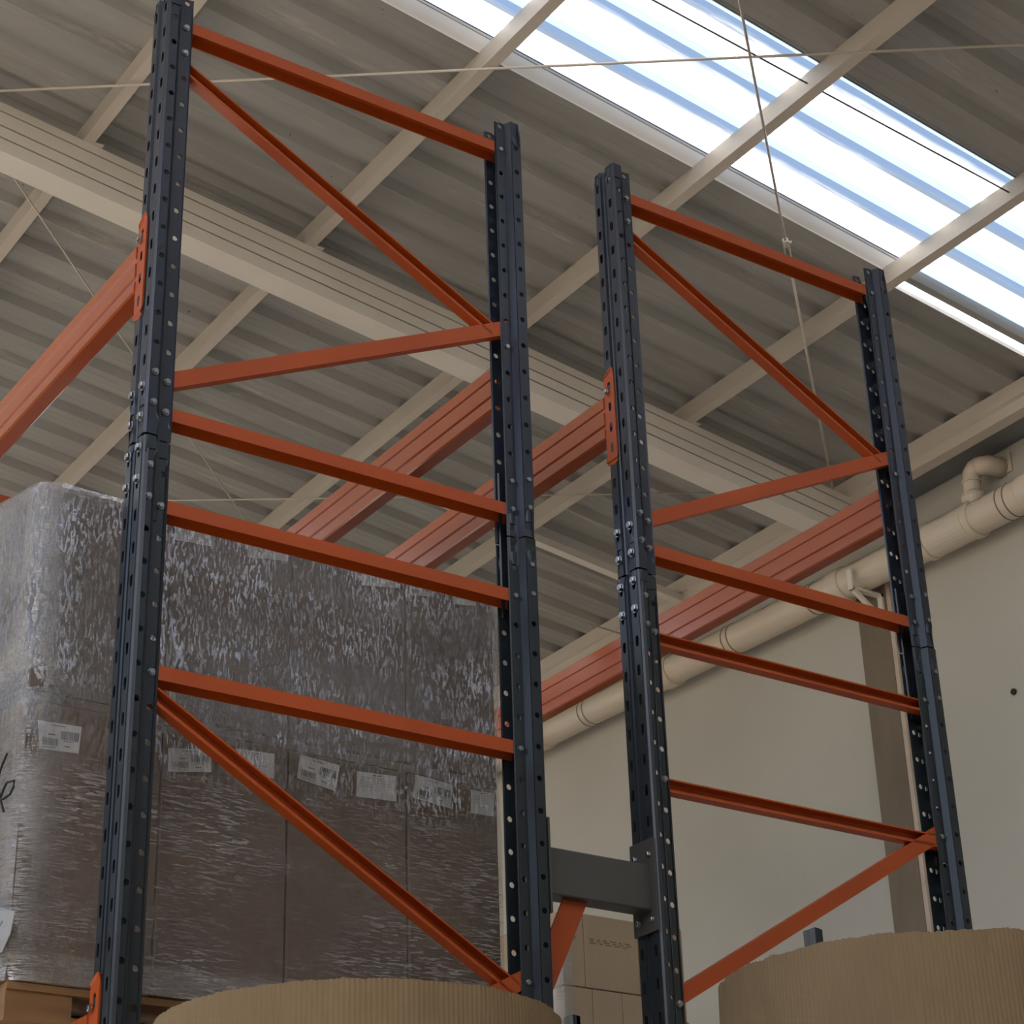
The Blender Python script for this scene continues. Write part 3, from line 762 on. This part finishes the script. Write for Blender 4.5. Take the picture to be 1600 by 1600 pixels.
# ---------------------------------------------------------------- corrugated cardboard drums
def drum(label, cx, cy, R, top, seed, fray):
    root = thing('cardboard_drum', label, 'cardboard drum', (cx, cy, 0), 'tall cardboard drums')
    nf = int(2 * math.pi * R / .0085); n = nf * 4
    zs = [0.0, top - .9, top - .5, top - .3, top - .2, top - .14, top - .1, top - .07, top - .045, top - .02, top - .008, top]
    def wall(Rb, amp, name, rag):
        vs = []
        for z in zs:
            for k in range(n):
                t = 2 * math.pi * k / n
                e = noise.noise(Vector((math.cos(t) * 7, math.sin(t) * 7, z * 9 + seed))) * .0035
                r = Rb + amp * math.cos(nf * t) + e
                zz = z
                if z >= top - .021: zz = z + rag * (noise.noise(Vector((math.cos(t) * 9, math.sin(t) * 9, seed))) * fray + noise.noise(Vector((math.cos(t) * 60, math.sin(t) * 60, seed))) * .0025)
                vs.append((r * math.cos(t), r * math.sin(t), zz))
        fs = [(i * n + k, i * n + (k + 1) % n, (i + 1) * n + (k + 1) % n, (i + 1) * n + k) for i in range(len(zs) - 1) for k in range(n)]
        me = MB().add(vs, fs).mesh(name, smooth=False, recalc=False)
        return link(name, me, 'cardboard_drum', root)
    wall(R, .00032, 'outer_liner', 1)
    wall(R - .009, .0006, 'inner_liner', 1)
    vs = []
    for z in (top - .06, top - .001):
        for k in range(n):
            t = 2 * math.pi * k / n; r = R - .0045 + .0032 * math.cos(nf * t + math.pi / 2)
            zz = z if z < top - .01 else z + noise.noise(Vector((math.cos(t) * 9, math.sin(t) * 9, seed))) * fray
            vs.append((r * math.cos(t), r * math.sin(t), zz))
    link('fluted_core', MB().add(vs, [(k, (k + 1) % n, n + (k + 1) % n, n + k) for k in range(n)]).mesh('fluted_core', recalc=False), 'cardboard_drum', root)
    m = MB(); m.tube([(0, 0, .004), (0, 0, .012)], R - .012, 48); link('drum_base', m.mesh('drum_base'), 'cardboard_drum', root)
drum('tan corrugated cardboard drum at the bottom in front of the nearest frame', .255, -.438, .35, 2.408, 3.1, .002)
drum('tan corrugated cardboard drum with a frayed rim in the bottom right corner', 1.367, -.677, .38, 2.564, 8.7, .006)

# ---------------------------------------------------------------- far rack row and cartons
def far_frame(label, y):
    root = thing('upright_frame', label, 'rack frame', (5.27, y, 0), 'far rack frames')
    for side in (0, 1):
        dz = 4.26 - TOP
        L = (0, 0, dz) if side == 0 else (D, W, dz); Rz = (0, 0, 0) if side == 0 else (0, 0, math.pi)
        link('lower_post', ME_LOW2, None, root, (L[0], L[1], 0), Rz)
    for z0, z1 in ((.3, .3), (.35, 1.2), (2.1, 1.25), (2.15, 3.0), (3.9, 3.05), (4.0, 4.0)):
        link('horizontal_brace' if z0 == z1 else 'diagonal_brace', brace_mesh('down', XL, z0, XH, z1), 'orange', root)
    return root
mbp = MB().prism(PROFILE + [(x + (.003 if x > 0 else .0028), min(max(y, .003), W - .003)) for x, y in reversed(PROFILE)], (0, 0, .0), (0, 0, 4.26), (1, 0, 0), (0, 1, 0))
ME_LOW2 = mbp.mesh('far_post'); ME_LOW2.materials.append(MATS['post_blue'])
far_frame('distant dark post top just above the right cardboard drum', 3.74)
far_frame('distant dark post top in front of the far carton stack', 5.77)
def far_beam(z, lab):
    root = thing('load_beam', lab, 'rack beam', (5.27, 3.74, z), 'far rack beams')
    link('beam_body', MB().prism([(-.055, 0), (-.02, 0), (-.02, .11), (-.055, .11)], (0, .06, 0), (0, 2.05, 0), (1, 0, 0), (0, 0, 1)).mesh('beam_body'), 'orange_beam', root)
fs_ = thing('carton_stack', 'far stack of taped brown cartons seen under the row spacer', 'carton stack', (5.335, 5.95, 0))
rows = [(4.036, 4.476, [0, .205, .42, .66, .9]), (4.479, 4.917, [0, .16, .56, .9])]
# the stack stands on a lower run of cartons down to the floor
for z0 in (0, .45, .90, 1.345, 1.79, 2.24, 2.69, 3.14, 3.59):
    rows.append((z0, z0 + .447 if z0 < 3.5 else 4.034, [0, .45, .9]))
for z0, z1, xs in rows:
    for a, b in zip(xs, xs[1:]):
        c = carton(a, b, 0, .9, z0, z1, 'cardboard_far', 'carton', fs_)
        if z0 > 4:
            m = MB()
            for k in range(3):
                zz = z0 + .12 + .05 * k if z0 < 4.4 else z1 - .15 - .012 * k
                x0 = a + .04
                while x0 < b - .07:
                    wd = random.uniform(.015, .05); m.box((x0, .0010, zz), (min(x0 + wd, b - .03), .0017, zz + .006)); x0 += wd + .02
            if m.f: link('print', m.mesh('print'), 'cardboard_dark', c)
m = MB(); vs = []
for k in range(40):
    z = 4.05 + .62 * k / 39
    for q, (x, y) in enumerate(((-.012, .09), (-.012, .0), (.0, -.012), (.06, -.012))):
        vs.append((x + .006 * noise.noise(Vector((z * 14, q, 2))), y + .006 * noise.noise(Vector((z * 14, q, 5))), z))
m.add(vs, [(k * 4 + q, k * 4 + q + 1, k * 4 + q + 5, k * 4 + q + 4) for k in range(39) for q in range(3)])
me = m.mesh('corner_film', smooth=True); at = me.attributes.new('layers', 'FLOAT', 'POINT')
for a in at.data: a.value = .2
link('corner_film', me, 'stretch_film', fs_)
